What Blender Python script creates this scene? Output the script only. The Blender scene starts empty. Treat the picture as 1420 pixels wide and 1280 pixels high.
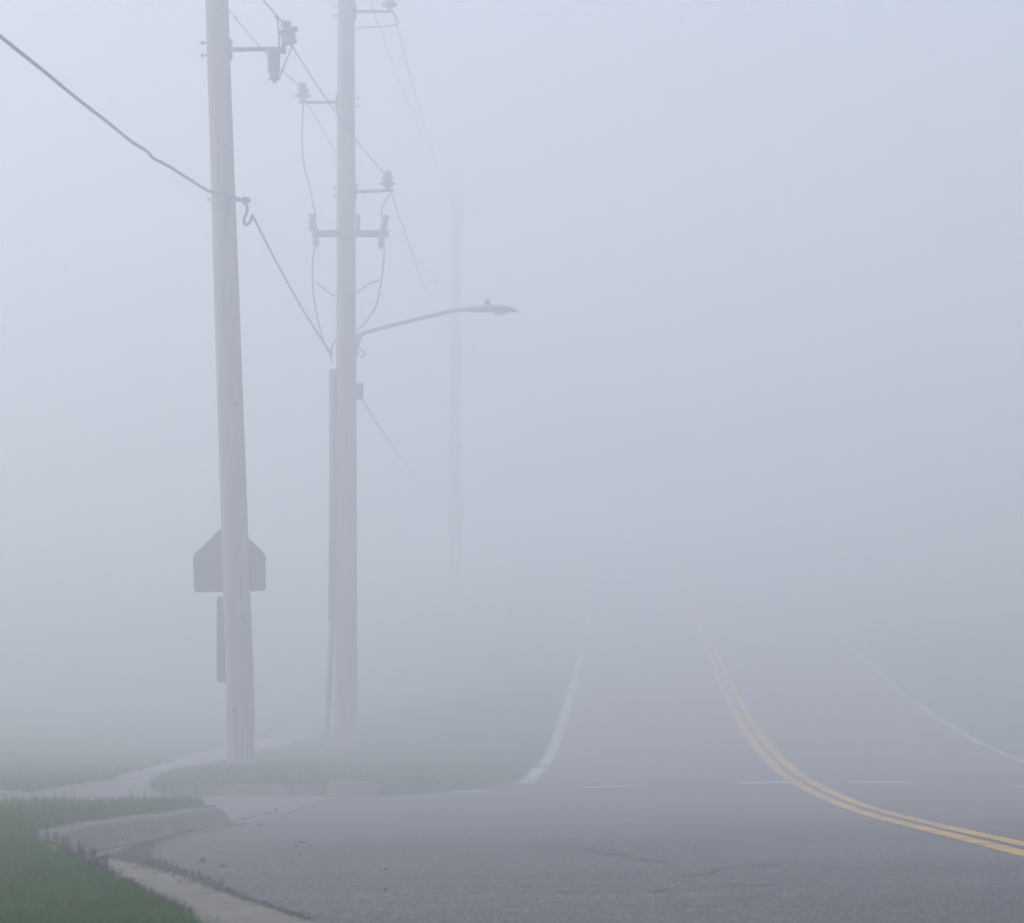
import bpy, bmesh, math, random
import numpy as np
from mathutils import Vector, Matrix

random.seed(4)
rng = np.random.default_rng(11)
SC = bpy.context.scene
COL = SC.collection

# ------------------------------------------------------------------ camera, sky, sun, exposure
FPX = 4000.0                      # focal length in photograph pixels (1420 wide)
HORIZON = 1015.0
cam_d = bpy.data.cameras.new('camera')
cam_d.sensor_width = 36.0
cam_d.lens = 36.0 * FPX / 1420.0
cam_d.shift_y = (HORIZON - 640.0) / 1420.0
cam_d.clip_start, cam_d.clip_end = 0.1, 3000.0
cam_d.dof.use_dof = True
cam_d.dof.focus_distance = 21.0
cam_d.dof.aperture_fstop = 5.6
cam = bpy.data.objects.new('camera', cam_d)
cam.location = (0, 0, 0)
cam.rotation_euler = (math.radians(90), 0, 0)
COL.objects.link(cam)
SC.camera = cam

SUN_EL, SUN_AZ = math.radians(33), math.radians(-72)      # azimuth measured from +Y towards +X
world = bpy.data.worlds.new('World')
SC.world = world
world.use_nodes = True
wn = world.node_tree
bg = wn.nodes['Background']
sky = wn.nodes.new('ShaderNodeTexSky')
sky.sky_type = 'NISHITA'
sky.sun_disc = False
sky.sun_elevation = SUN_EL
sky.sun_rotation = SUN_AZ
sky.ozone_density = 2.2
sky.dust_density = 0
wn.links.new(sky.outputs['Color'], bg.inputs['Color'])
bg.inputs['Strength'].default_value = 0.05

sun_d = bpy.data.lights.new('sun', 'SUN')
sun_d.energy = 1.5
sun_d.angle = math.radians(12)
sun_d.color = (1.0, 0.955, 0.93)
sun = bpy.data.objects.new('sun', sun_d)
d = Vector((math.sin(SUN_AZ) * math.cos(SUN_EL), math.cos(SUN_AZ) * math.cos(SUN_EL), math.sin(SUN_EL)))
sun.rotation_euler = d.to_track_quat('Z', 'Y').to_euler()
sun.location = d * 60
COL.objects.link(sun)

SC.view_settings.view_transform = 'Standard'
SC.view_settings.look = 'None'
SC.view_settings.gamma = 1.0
SC.view_settings.use_curve_mapping = False
SC.view_settings.exposure = 1.9
SC.render.engine = 'CYCLES'
SC.cycles.max_bounces = 12
SC.cycles.volume_bounces = 10
SC.cycles.use_denoising = True
SC.cycles.denoiser = 'OPENIMAGEDENOISE'
SC.cycles.denoising_input_passes = 'RGB_ALBEDO_NORMAL'
SC.cycles.denoising_prefilter = 'ACCURATE'
SC.cycles.denoising_quality = 'HIGH'
SC.cycles.use_adaptive_sampling = False
SC.cycles.use_guiding = True
SC.cycles.use_surface_guiding = True
SC.cycles.use_volume_guiding = True
SC.cycles.sample_clamp_indirect = 4.0
SC.cycles.caustics_reflective = False
SC.cycles.caustics_refractive = False
FOG_DENSITY = 0.0318
FOG_COLOR = (.998,.989,1.0)
FOG_ANISO = 0.42

# ------------------------------------------------------------------ helpers
def at(px, py, y):
    """the point at distance y seen at photograph pixel (px, py)"""
    return Vector(((px - 710.0) / FPX * y, y, -(py - HORIZON) / FPX * y))

def tag(o, label=None, cat=None, group=None, kind=None):
    if label: o['label'] = label
    if cat: o['category'] = cat
    if group: o['group'] = group
    if kind: o['kind'] = kind
    return o

def link(name, me, mats, parent=None):
    if not isinstance(mats, (list, tuple)): mats = [mats]
    for m in mats: me.materials.append(m)
    o = bpy.data.objects.new(name, me)
    COL.objects.link(o)
    if parent: o.parent = parent
    return o

def empty(name, loc=(0, 0, 0)):
    o = bpy.data.objects.new(name, None)
    o.empty_display_size = 0.2
    o.location = loc
    COL.objects.link(o)
    return o

def put(o, root):
    """parent o (built in world space) under root without moving it"""
    o.parent = root
    o.location = o.location - root.location
    return o

class MB:
    def __init__(s): s.v, s.f = [], []
    def add(s, vs, fs):
        b = len(s.v)
        s.v += [tuple(v) for v in vs]
        s.f += [tuple(i + b for i in f) for f in fs]
    def box(s, c, size, rot=None):
        M = rot or Matrix.Identity(3)
        h = Vector(size) * 0.5
        vs = [Vector(c) + M @ Vector((x * h.x, y * h.y, z * h.z)) for x in (-1, 1) for y in (-1, 1) for z in (-1, 1)]
        s.add(vs, [(0, 1, 3, 2), (4, 6, 7, 5), (0, 4, 5, 1), (2, 3, 7, 6), (0, 2, 6, 4), (1, 5, 7, 3)])
    def tube(s, pts, r, n=8, cap=True):
        pts = [Vector(p) for p in pts]
        rs = r if isinstance(r, (list, tuple)) else [r] * len(pts)
        vs, fs = [], []
        up = None
        for i, p in enumerate(pts):
            t = (pts[min(i + 1, len(pts) - 1)] - pts[max(i - 1, 0)])
            t = t.normalized() if t.length > 1e-9 else Vector((0, 0, 1))
            if up is None:
                up = Vector((1, 0, 0)) if abs(t.x) < 0.8 else Vector((0, 1, 0))
            a = (up - t * up.dot(t)).normalized()
            up = a
            b = t.cross(a)
            for k in range(n):
                an = 2 * math.pi * k / n
                vs.append(p + (a * math.cos(an) + b * math.sin(an)) * rs[i])
        for i in range(len(pts) - 1):
            for k in range(n):
                k2 = (k + 1) % n
                fs.append((i * n + k, i * n + k2, (i + 1) * n + k2, (i + 1) * n + k))
        if cap:
            fs.append(tuple(range(n - 1, -1, -1)))
            fs.append(tuple((len(pts) - 1) * n + k for k in range(n)))
        s.add(vs, fs)
    def lathe(s, base, axis, prof, n=16):
        """prof: (distance along axis, radius)"""
        axis = Vector(axis).normalized()
        q = axis.to_track_quat('Z', 'Y')
        vs, fs = [], []
        for (h, r) in prof:
            for k in range(n):
                an = 2 * math.pi * k / n
                vs.append(Vector(base) + q @ Vector((r * math.cos(an), r * math.sin(an), h)))
        for i in range(len(prof) - 1):
            for k in range(n):
                k2 = (k + 1) % n
                fs.append((i * n + k, i * n + k2, (i + 1) * n + k2, (i + 1) * n + k))
        fs.append(tuple(range(n - 1, -1, -1)))
        fs.append(tuple((len(prof) - 1) * n + k for k in range(n)))
        s.add(vs, fs)
    def build(s, name, mat, root=None, smooth=False):
        me = bpy.data.meshes.new(name)
        off = root.location if root else Vector((0, 0, 0))
        if root and root.parent: off = off + root.parent.location
        me.from_pydata([(v[0] - off[0], v[1] - off[1], v[2] - off[2]) for v in s.v], [], s.f)
        if smooth:
            for p in me.polygons: p.use_smooth = len(p.vertices) == 4
        me.update()
        return link(name, me, mat, root)

def np_mesh(name, V, F4=None, F3=None, attr=None):
    """fast mesh from numpy arrays"""
    me = bpy.data.meshes.new(name)
    loops, starts, tot = [], [], 0
    if F4 is not None and len(F4):
        loops.append(F4.ravel()); starts.append(np.arange(len(F4)) * 4); tot = len(F4) * 4
    if F3 is not None and len(F3):
        loops.append(F3.ravel()); starts.append(tot + np.arange(len(F3)) * 3)
    loops = np.concatenate(loops).astype(np.int32); starts = np.concatenate(starts).astype(np.int32)
    me.vertices.add(len(V)); me.vertices.foreach_set('co', V.astype(np.float32).ravel())
    me.loops.add(len(loops)); me.loops.foreach_set('vertex_index', loops)
    me.polygons.add(len(starts)); me.polygons.foreach_set('loop_start', starts)
    if attr is not None:
        a = me.attributes.new('vary', 'FLOAT', 'POINT')
        a.data.foreach_set('value', attr.astype(np.float32))
    me.update(calc_edges=True)
    me.validate()
    return me

def grid_mesh(name, X, Y, Z):
    """structured grid from 2-D arrays"""
    r, c = X.shape
    V = np.stack([X, Y, Z], -1).reshape(-1, 3)
    i = np.arange(r * c).reshape(r, c)
    F = np.stack([i[:-1, :-1], i[:-1, 1:], i[1:, 1:], i[1:, :-1]], -1).reshape(-1, 4)
    me = np_mesh(name, V, F)
    me.polygons.foreach_set('use_smooth', np.ones(len(F), dtype=bool))
    return me

# ------------------------------------------------------------------ materials
def new_mat(name):
    m = bpy.data.materials.new(name)
    m.use_nodes = True
    nt = m.node_tree
    b = nt.nodes['Principled BSDF']
    return m, nt, b

def N(nt, kind, **kw):
    n = nt.nodes.new(kind)
    for k, v in kw.items():
        if k in n.inputs: n.inputs[k].default_value = v
        else: setattr(n, k, v)
    return n

def ramp(nt, fac, stops):
    r = nt.nodes.new('ShaderNodeValToRGB')
    els = r.color_ramp.elements
    while len(els) < len(stops): els.new(0.5)
    for e, (p, c) in zip(els, stops):
        e.position = p
        e.color = (c[0], c[1], c[2], 1) if isinstance(c, (tuple, list)) else (c, c, c, 1)
    nt.links.new(fac, r.inputs['Fac'])
    return r.outputs['Color']

def noise(nt, scale, detail=4, rough=0.55, vec=None, stretch=None):
    n = N(nt, 'ShaderNodeTexNoise', Scale=scale, Detail=detail, Roughness=rough)
    tc = nt.nodes.new('ShaderNodeTexCoord')
    src = tc.outputs['Object']
    if stretch:
        mp = nt.nodes.new('ShaderNodeMapping')
        mp.inputs['Scale'].default_value = stretch
        nt.links.new(src, mp.inputs['Vector'])
        src = mp.outputs['Vector']
    nt.links.new(src, n.inputs['Vector'])
    return n.outputs['Fac']

def mixc(nt, fac, a, b, mode='MIX'):
    m = nt.nodes.new('ShaderNodeMix')
    m.data_type = 'RGBA'; m.blend_type = mode
    if isinstance(fac, (int, float)): m.inputs[0].default_value = fac
    else: nt.links.new(fac, m.inputs[0])
    for sock, v in ((m.inputs[6], a), (m.inputs[7], b)):
        if isinstance(v, (tuple, list)): sock.default_value = (*v[:3], 1)
        else: nt.links.new(v, sock)
    return m.outputs[2]

def bump(nt, b, h, strength, dist=0.01):
    n = N(nt, 'ShaderNodeBump', Strength=strength, Distance=dist)
    nt.links.new(h, n.inputs['Height'])
    nt.links.new(n.outputs['Normal'], b.inputs['Normal'])

def surf(name, c0, c1, scale, rough=0.85, fine=None, bstr=0.3, stretch=None, metal=0.0):
    m, nt, b = new_mat(name)
    c = ramp(nt, noise(nt, scale, 6, 0.6, stretch=stretch), [(0.3, c0), (0.7, c1)])
    if fine:
        f = noise(nt, fine, 2, 0.6)
        c = mixc(nt, 1.0, c, ramp(nt, f, [(0.35, 0.6), (0.65, 1.25)]), 'MULTIPLY')
        bump(nt, b, f, bstr)
    nt.links.new(c, b.inputs['Base Color'])
    b.inputs['Roughness'].default_value = rough
    b.inputs['Metallic'].default_value = metal
    b.inputs['Specular IOR Level'].default_value = 0.3
    return m

def asphalt_mat():
    m, nt, b = new_mat('asphalt')
    big = ramp(nt, noise(nt, 0.35, 6, 0.62), [(0.3, (0.052, 0.047, 0.046)), (0.7, (0.095, 0.087, 0.084))])
    streak = ramp(nt, noise(nt, 2.6, 6, 0.65, stretch=(0.10, 1.3, 1)), [(0.25, 0.62), (0.5, 1.0), (0.7, 1.2)])
    c = mixc(nt, 1.0, big, streak, 'MULTIPLY')
    mott = ramp(nt, noise(nt, 11, 3, 0.7), [(0.3, 0.72), (0.7, 1.28)])
    c = mixc(nt, 1.0, c, mott, 'MULTIPLY')
    vor = N(nt, 'ShaderNodeTexVoronoi', Scale=120.0)
    tc = nt.nodes.new('ShaderNodeTexCoord')
    nt.links.new(tc.outputs['Object'], vor.inputs['Vector'])
    sep = nt.nodes.new('ShaderNodeSeparateColor')
    nt.links.new(vor.outputs['Color'], sep.inputs['Color'])
    agg = ramp(nt, sep.outputs[0], [(0.0, 0.15), (0.5, 0.6), (0.84, 0.9), (0.90, 5.5)])
    c = mixc(nt, 0.9, c, agg, 'MULTIPLY')
    nt.links.new(c, b.inputs['Base Color'])
    b.inputs['Roughness'].default_value = 0.75
    b.inputs['Specular IOR Level'].default_value = 0.35
    bump(nt, b, vor.outputs['Distance'], 0.5, 0.01)
    return m

def paint_mat(name, col, wear_lo, wear_hi):
    m, nt, b = new_mat(name)
    f = noise(nt, 45, 4, 0.7)
    g = noise(nt, 2.5, 4, 0.6)
    mul = N(nt, 'ShaderNodeMath', operation='MULTIPLY_ADD')
    nt.links.new(f, mul.inputs[0]); mul.inputs[1].default_value = 0.85
    nt.links.new(g, mul.inputs[2])
    w = ramp(nt, mul.outputs[0], [(wear_lo, 0.0), (wear_hi, 1.0)])
    c = mixc(nt, w, (0.10, 0.095, 0.095), col)
    nt.links.new(c, b.inputs['Base Color'])
    b.inputs['Roughness'].default_value = 0.7
    return m

def concrete_mat(name, c0, c1):
    m, nt, b = new_mat(name)
    c = ramp(nt, noise(nt, 1.7, 6, 0.65), [(0.28, c0), (0.7, c1)])
    st = ramp(nt, noise(nt, 7, 6, 0.65, stretch=(1.0, 1.0, 0.25)), [(0.3, 0.5), (0.5, 0.95), (0.7, 1.15)])
    c = mixc(nt, 1.0, c, st, 'MULTIPLY')
    f = noise(nt, 160, 2, 0.7)
    c = mixc(nt, 1.0, c, ramp(nt, f, [(0.35, 0.75), (0.65, 1.18)]), 'MULTIPLY')
    nt.links.new(c, b.inputs['Base Color'])
    b.inputs['Roughness'].default_value = 0.9
    bump(nt, b, f, 0.25, 0.005)
    return m

def grass_mat(name, lo, mid, hi):
    m, nt, b = new_mat(name)
    a = N(nt, 'ShaderNodeAttribute', attribute_name='vary')
    c = ramp(nt, a.outputs['Fac'], [(0.0, lo), (0.5, mid), (0.92, hi), (1.0, (0.20, 0.16, 0.08))])
    patch = ramp(nt, noise(nt, 2.2, 5, 0.65), [(0.3, 0.55), (0.7, 1.35)])
    c = mixc(nt, 1.0, c, patch, 'MULTIPLY')
    nt.links.new(c, b.inputs['Base Color'])
    b.inputs['Roughness'].default_value = 0.6
    b.inputs['Specular IOR Level'].default_value = 0.25
    tr = N(nt, 'ShaderNodeBsdfTranslucent')
    nt.links.new(c, tr.inputs['Color'])
    mx = N(nt, 'ShaderNodeMixShader', Fac=0.3)
    out = nt.nodes['Material Output']
    nt.links.new(b.outputs[0], mx.inputs[1]); nt.links.new(tr.outputs[0], mx.inputs[2])
    nt.links.new(mx.outputs[0], out.inputs['Surface'])
    return m

def wood_mat():
    m, nt, b = new_mat('weathered_wood')
    c = ramp(nt, noise(nt, 3.0, 6, 0.65, stretch=(6, 6, 0.25)), [(0.3, (0.235, 0.192, 0.172)), (0.7, (0.40, 0.34, 0.31))])
    crack = noise(nt, 9.0, 3, 0.5, stretch=(7, 7, 0.12))
    c = mixc(nt, ramp(nt, crack, [(0.30, 1.0), (0.42, 0.0)]), c, (0.09, 0.075, 0.065))
    nt.links.new(c, b.inputs['Base Color'])
    b.inputs['Roughness'].default_value = 0.9
    bump(nt, b, crack, 0.5, 0.01)
    return m

M = dict(
    asphalt=asphalt_mat(),
    yellow=paint_mat('worn_yellow_paint', (0.66, 0.32, 0.006), 0.72, 1.0),
    white=paint_mat('worn_white_paint', (0.52, 0.50, 0.49), 0.78, 1.04),
    concrete=concrete_mat('concrete', (0.125, 0.104, 0.076), (0.225, 0.19, 0.145)),
    concrete_old=concrete_mat('old_concrete', (0.10, 0.09, 0.08), (0.16, 0.145, 0.13)),
    concrete_pale=concrete_mat('pale_concrete', (0.15, 0.14, 0.125), (0.22, 0.205, 0.19)),
    soil=surf('soil', (0.035, 0.03, 0.022), (0.075, 0.065, 0.04), 6, 0.95, 60, 0.6),
    turf=surf('turf', (0.040, 0.082, 0.012), (0.066, 0.120, 0.022), 2.5, 0.95, 50, 0.6),
    silt=surf('gutter_silt', (0.018, 0.014, 0.010), (0.045, 0.036, 0.026), 25, 0.95, 90, 0.6),
    crack=surf('crack_filler', (0.012, 0.012, 0.013), (0.03, 0.028, 0.028), 10, 0.9),
    seam=surf('dark_asphalt', (0.055, 0.052, 0.055), (0.075, 0.07, 0.072), 5, 0.85, 90, 0.4),
    lawn=grass_mat('lawn_blades', (0.015, 0.072, 0.002), (0.028, 0.13, 0.003), (0.065, 0.17, 0.008)),
    verge=grass_mat('verge_blades', (0.038, 0.098, 0.010), (0.062, 0.142, 0.015), (0.115, 0.18, 0.03)),
    wood=wood_mat(),
    galv=surf('galvanised_steel', (0.34, 0.34, 0.345), (0.46, 0.46, 0.465), 12, 0.55, metal=0.5),
    dark_metal=surf('dark_metal', (0.12, 0.12, 0.125), (0.19, 0.19, 0.195), 12, 0.6),
    porcelain=surf('grey_porcelain', (0.27, 0.265, 0.27), (0.36, 0.355, 0.36), 6, 0.35),
    cable=surf('cable_jacket', (0.07, 0.075, 0.08), (0.13, 0.135, 0.14), 10, 0.6),
    alu=surf('aluminium_strand', (0.17, 0.18, 0.185), (0.26, 0.27, 0.275), 10, 0.5),
    pvc=surf('grey_conduit', (0.17, 0.18, 0.185), (0.25, 0.255, 0.26), 4, 0.6),
    plate=surf('sign_back_metal', (0.12, 0.12, 0.12), (0.16, 0.16, 0.16), 5, 0.5, metal=0.2),
    tag=surf('white_plastic', (0.7, 0.7, 0.7), (0.8, 0.8, 0.8), 5, 0.6),
    brick_red=surf('red_tactile_paving', (0.26, 0.075, 0.045), (0.38, 0.12, 0.07), 6, 0.85, 80, 0.3),
    litter=grass_mat('dry_litter', (0.012, 0.010, 0.007), (0.028, 0.024, 0.014), (0.085, 0.075, 0.035)),
    clod=surf('dark_clod', (0.015, 0.013, 0.012), (0.04, 0.034, 0.03), 30, 0.95, 120, 0.6),
    weed=surf('purple_weed_leaf', (0.022, 0.014, 0.013), (0.045, 0.032, 0.026), 40, 0.75),
    weed_green=surf('yellow_green_leaf', (0.13, 0.26, 0.01), (0.22, 0.38, 0.02), 40, 0.7),
    stem=surf('weed_stem', (0.05, 0.05, 0.025), (0.08, 0.075, 0.04), 40, 0.7),
    leaf=surf('dead_leaf', (0.30, 0.13, 0.05), (0.52, 0.30, 0.15), 60, 0.8),
    twig=surf('twig_bark', (0.03, 0.025, 0.022), (0.06, 0.05, 0.04), 60, 0.9),
)

# ------------------------------------------------------------------ the lie of the land (metres, camera at height 0)
PY = np.array([-60, -20, 0, 9, 15, 20, 25, 30, 36, 42, 48, 56, 64, 74, 82, 95, 110, 140, 200, 600.])
PZ = np.array([-.40, -.45, -.54, -.60, -.63, -.67, -.70, -.685, -.60, -.41, -.10, .46, 1.12, 2.1, 2.9, 4.2, 5.7, 8.8, 14.0, 30.0])
LZ = np.array([-.35, -.40, -.44, -.48, -.50, -.50, -.51, -.52, -.51, -.49, -.42, -.24, .12, .85, 1.6, 3.0, 4.6, 7.9, 13.4, 29.5])
def smooth_interp(X, Yv):
    m = np.gradient(Yv, X)
    def f(x):
        x = np.asarray(x, float)
        i = np.clip(np.searchsorted(X, x) - 1, 0, len(X) - 2)
        h = X[i + 1] - X[i]
        t = np.clip((x - X[i]) / h, 0, 1)
        return ((2*t**3 - 3*t**2 + 1) * Yv[i] + (t**3 - 2*t**2 + t) * h * m[i]
                + (-2*t**3 + 3*t**2) * Yv[i + 1] + (t**3 - t**2) * h * m[i + 1])
    return f
prof, lprof = smooth_interp(PY, PZ), smooth_interp(PY, LZ)
def sstep(t):
    t = np.clip(t, 0, 1); return t * t * (3 - 2 * t)
def xc(y): return 2.15 + 0.04 * np.asarray(y, float)
def roadz(x, y):
    y = np.asarray(y, float)
    cs = 0.004 + 0.026 * sstep((y - 32) / 18)
    return prof(y) - cs * np.abs(np.asarray(x, float) - xc(y))
EY = np.array([-30, 0, 7.7, 9.4, 12.3, 13.6, 14.6, 15.6, 16.9, 18.5, 20.8, 24.9, 30.85, 30.95, 31.6, 32.6, 34, 36, 38, 42, 48, 120, 300])
EX = np.array([8.4, 1.45, -.28, -.67, -1.33, -1.66, -1.87, -2.01, -2.10, -2.13, -2.09, -2.02, -1.9, -1.6, -1.15, -.65, -.22, .0, .16, .36, .6, 3.48, 10.68])
def xe(y): return np.interp(y, EY, EX)              # left edge of the asphalt
KW = 0.63                                            # kerb and gutter width
def pw(y): return np.interp(y, [0, 13.2, 14.5, 16, 18, 20, 22.5], [.45, .45, .40, .28, .20, .12, .06])      # gutter width
def xback(y):
    """inner edge of the left verge"""
    y = np.asarray(y, float)
    nrm = np.interp(y, [0, 9.4, 13, 15, 17, 19], [1.025, 1.025, 1.02, 1.01, 1.0, 1.0])
    near = xe(y) - (pw(y) + .18) * nrm - 0.01
    return np.where(y < 22.5, near, np.where(y < 31.1, -3.42, np.where(y < 31.9, np.minimum(xe(y) - .05, -1.45), xe(y) - 0.02)))
def vergez(x, y):
    x = np.asarray(x, float); y = np.asarray(y, float)
    b = xback(y)
    lift = np.interp(y, [0, 22, 31, 32.5, 34, 40, 50], [.135, .14, .12, .07, .05, .03, .02])
    edge = roadz(xe(y), y) + lift
    t = sstep((b - x) / np.interp(y, [0, 25, 45, 80], [2.0, 2.0, 5.0, 9.0]))
    far = 0.10 * sstep((-x - 5.5) / 3) * sstep((y - 22) / 3)
    n = 0.008 * np.sin(x * 1.9 + 0.7 * y) * np.sin(y * 1.3 - x) * sstep((b - x) / .8)
    return edge * (1 - t) + lprof(y) * t + far + n
def xr(y): return xc(y) + 3.92
def rightz(x, y):
    x = np.asarray(x, float); y = np.asarray(y, float)
    dd = np.maximum(x - xr(y), 0)
    return roadz(xr(y), y) + 0.02 + 0.10 * np.minimum(dd, 3) + 0.16 * np.maximum(dd - 3, 0) * sstep((dd - 2) / 12) \
        - 0.0022 * np.minimum(np.maximum(dd - 12, 0), 36) ** 2 - 0.16 * np.maximum(dd - 48, 0) * 0.97

# ------------------------------------------------------------------ ground, road, kerbs, pavements
gx = np.concatenate([np.linspace(-200, -30, 14), np.linspace(-26, 40, 60), np.linspace(46, 200, 16)])
gy = np.concatenate([np.linspace(-60, 5, 14), np.linspace(7, 90, 70), np.linspace(95, 322, 24)])
GX, GY = np.meshgrid(gx, gy)
GZ = np.minimum(np.minimum(roadz(np.clip(GX, -3, 14), GY), vergez(np.minimum(GX, xback(GY)), GY)), 99) - 0.35
GZ = np.where(GX > xr(GY) + 1, rightz(GX, GY) - 0.35, GZ)
tag(link('ground', grid_mesh('ground', GX, GY, GZ), M['soil']), 'bare soil lying under the road and the grass', kind='structure')

ry = np.concatenate([np.arange(-30, 6, 2.), np.arange(6, 50, 0.4), np.arange(50, 110, 1.0), np.arange(110, 301, 10.)])
ry = np.unique(np.concatenate([ry, EY[(EY > -30) & (EY < 120)]]))
u = np.linspace(0, 1, 41)
RX = xe(ry)[:, None] * (1 - u) + (xr(ry))[:, None] * u
RY = np.repeat(ry[:, None], len(u), 1)
RZ = roadz(RX, RY)
road = tag(link('road', grid_mesh('road', RX, RY, RZ), M['asphalt']), 'grey asphalt road dipping and then climbing into the fog', kind='structure')

def ray_ground(px, py, zf):
    y = 20.0
    for _ in range(60):
        e = float(zf((px - 710.0) / FPX * y, y))
        yn = e * FPX / (HORIZON - py)
        y = 0.5 * y + 0.5 * min(max(yn, 5.0), 90.0)
    return Vector(((px - 710.0) / FPX * y, y, float(zf((px - 710.0) / FPX * y, y))))

def ribbon(name, pts, width, mat, parent, zf, lift=0.004, jitter=0.0, seg=0.5):
    """a flat strip that follows the ground along plan points"""
    P = [Vector((p[0], p[1])) for p in pts]
    path = [P[0]]
    for a, b in zip(P[:-1], P[1:]):
        n = max(1, int((b - a).length / seg))
        for i in range(1, n + 1): path.append(a.lerp(b, i / n))
    L, R = [], []
    for i, p in enumerate(path):
        t = (path[min(i + 1, len(path) - 1)] - path[max(i - 1, 0)]).normalized()
        nrm = Vector((-t.y, t.x))
        w = width * 0.5 * (1 + jitter * random.uniform(-1, 1))
        if jitter and (i == 0 or i == len(path) - 1): w *= 0.25
        q = p + nrm * jitter * width * random.uniform(-.5, .5)
        L.append(q + nrm * w); R.append(q - nrm * w)
    mb = MB()
    vs = []
    for l, r in zip(L, R):
        up = lift + max(0.0, l.y - 48) * 0.0007
        vs.append((l.x, l.y, float(zf(l.x, l.y)) + up)); vs.append((r.x, r.y, float(zf(r.x, r.y)) + up))
    mb.add(vs, [(2*i, 2*i+1, 2*i+3, 2*i+2) for i in range(len(path) - 1)])
    return mb.build(name, mat, parent)

yl = np.concatenate([np.arange(2, 60, 0.5), np.arange(60, 130, 2)])
for off in (-0.103, 0.103):
    ribbon('yellow_line', [(float(xc(y)) + off + 0.003 * math.sin(y * 0.8 + off * 9), y) for y in yl], 0.132, M['yellow'], road, roadz, 0.004, jitter=0.045, seg=0.14)
ll = lambda y: -1.20 + 0.04 * y
ribbon('edge_line', [(ll(y) , y) for y in np.arange(41.5, 130, 0.5)], 0.16, M['white'], road, roadz, 0.004)
ribbon('edge_line', [(ll(y) - .05, y) for y in np.arange(35.6, 41.0, 0.4)], 0.19, M['white'], road, roadz, 0.004)
ribbon('edge_line', [(float(xr(y)) - 0.16, y) for y in np.arange(4, 130, 0.5)], 0.12, M['white'], road, roadz, 0.004)
for (xa, ya, xb, yb) in ((575, 1099, 676, 1097), (797, 1092.5, 891, 1090), (1024, 1086.5, 1106, 1084.5), (1180, 1084, 1272, 1086), (1401, 1089.5, 1480, 1092)):
    a, b = ray_ground(xa, ya, roadz), ray_ground(xb, yb, roadz)
    ribbon('dashed_line', [(a.x, a.y), (b.x, b.y)], 0.42, M['white'], road, roadz, 0.004, seg=0.2)
a, b = ray_ground(752, 1069.5, roadz), ray_ground(1400, 1069, roadz)
ribbon('pavement_seam', [(0.5, 41.25), (9.4, 41.3)], 0.5, M['seam'], road, roadz, 0.002, jitter=0.25, seg=0.4)
def crack(pix, w):
    pts = [ray_ground(px, py, roadz) for px, py in pix]
    ribbon('pavement_crack', [(p.x, p.y) for p in pts], w * 0.62, M['crack'], road, roadz, 0.0025, jitter=0.9, seg=0.05)
crack([(730, 1165), (770, 1164.5), (793, 1164), (801, 1161), (809, 1160)], 0.05)
crack([(812, 1177), (832, 1181), (843, 1180), (838, 1179)], 0.07)
crack([(847, 1184), (858, 1187), (864, 1187.5), (868, 1185)], 0.11)
crack([(868, 1190), (878, 1192), (890, 1191), (895, 1195)], 0.07)
crack([(898, 1193), (912, 1193), (922, 1197), (938, 1198.5)], 0.05)
crack([(946, 1216), (968, 1213), (985, 1212), (994, 1210), (985, 1206), (972, 1205)], 0.06)
crack([(994, 1204), (1010, 1203), (1020, 1202)], 0.04)
crack([(700, 1236.5), (760, 1237), (830, 1235.5), (905, 1236), (960, 1232.5), (1010, 1229.5), (1060, 1227), (1120, 1224), (1190, 1221), (1280, 1218), (1400, 1214)], 0.035)
crack([(860, 1128), (930, 1127), (1010, 1126), (1060, 1124), (1130, 1123)], 0.05)
crack([(640, 1148), (740, 1147), (840, 1145), (960, 1143), (1100, 1143)], 0.05)
crack([(560, 1167), (650, 1167), (720, 1166)], 0.04)
crack([(1000, 1204), (1060, 1200), (1110, 1197)], 0.04)
crack([(1193, 1107), (1208, 1116), (1225, 1122), (1242, 1127), (1256, 1133)], 0.08)
crack([(1310, 1157), (1340, 1163), (1365, 1169), (1390, 1174), (1418, 1177.5), (1440, 1180)], 0.06)
for k in range(9):
    px, py = random.uniform(560, 1380), random.uniform(1120, 1260)
    w = random.uniform(40, 160)
    crack([(px, py), (px + w * .5, py + random.uniform(-1.5, .8)), (px + w, py - random.uniform(0, 3))], 0.022)

# left verge: one sheet whose inner edge follows the back of the kerb
vy = np.concatenate([np.arange(-30, 5, 2.5), np.arange(5, 60, 0.4), np.arange(60, 110, 1.5), np.arange(110, 325, 12)])
vy = np.unique(np.concatenate([vy, [22.49, 22.51, 31.09, 31.11, 31.89, 31.91]]))
s = np.concatenate([np.linspace(0, 1, 12) ** 1.3 * 1.5, np.linspace(1.8, 9, 22), np.geomspace(10, 190, 16)])
VX = xback(vy)[:, None] - s
VY = np.repeat(vy[:, None], len(s), 1)
VZ = vergez(VX, VY)
apr = (VX < -3.3) & (VX > -9.4) & (VY < np.interp(-VX, [3.3, 3.8, 4.07, 4.1, 5.5, 9.5], [30.9, 29.0, 28.3, 24.0, 23.5, 23.3])) & (VY > np.interp(-VX, [2.3, 2.9, 4.0, 9.0], [22.15, 19.9, 17.4, 16.7]))
VZ = np.where(apr, VZ - 0.12, VZ)
VX = np.concatenate([VX[:, :1] + 0.001, VX], 1); VY = np.concatenate([VY[:, :1], VY], 1); VZ = np.concatenate([VZ[:, :1] - 0.3, VZ], 1)
verge = tag(link('verge', grid_mesh('verge', VX[:, ::-1], VY[:, ::-1], VZ[:, ::-1]), M['turf']), 'turf ground on the left of the road', kind='structure')
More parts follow.
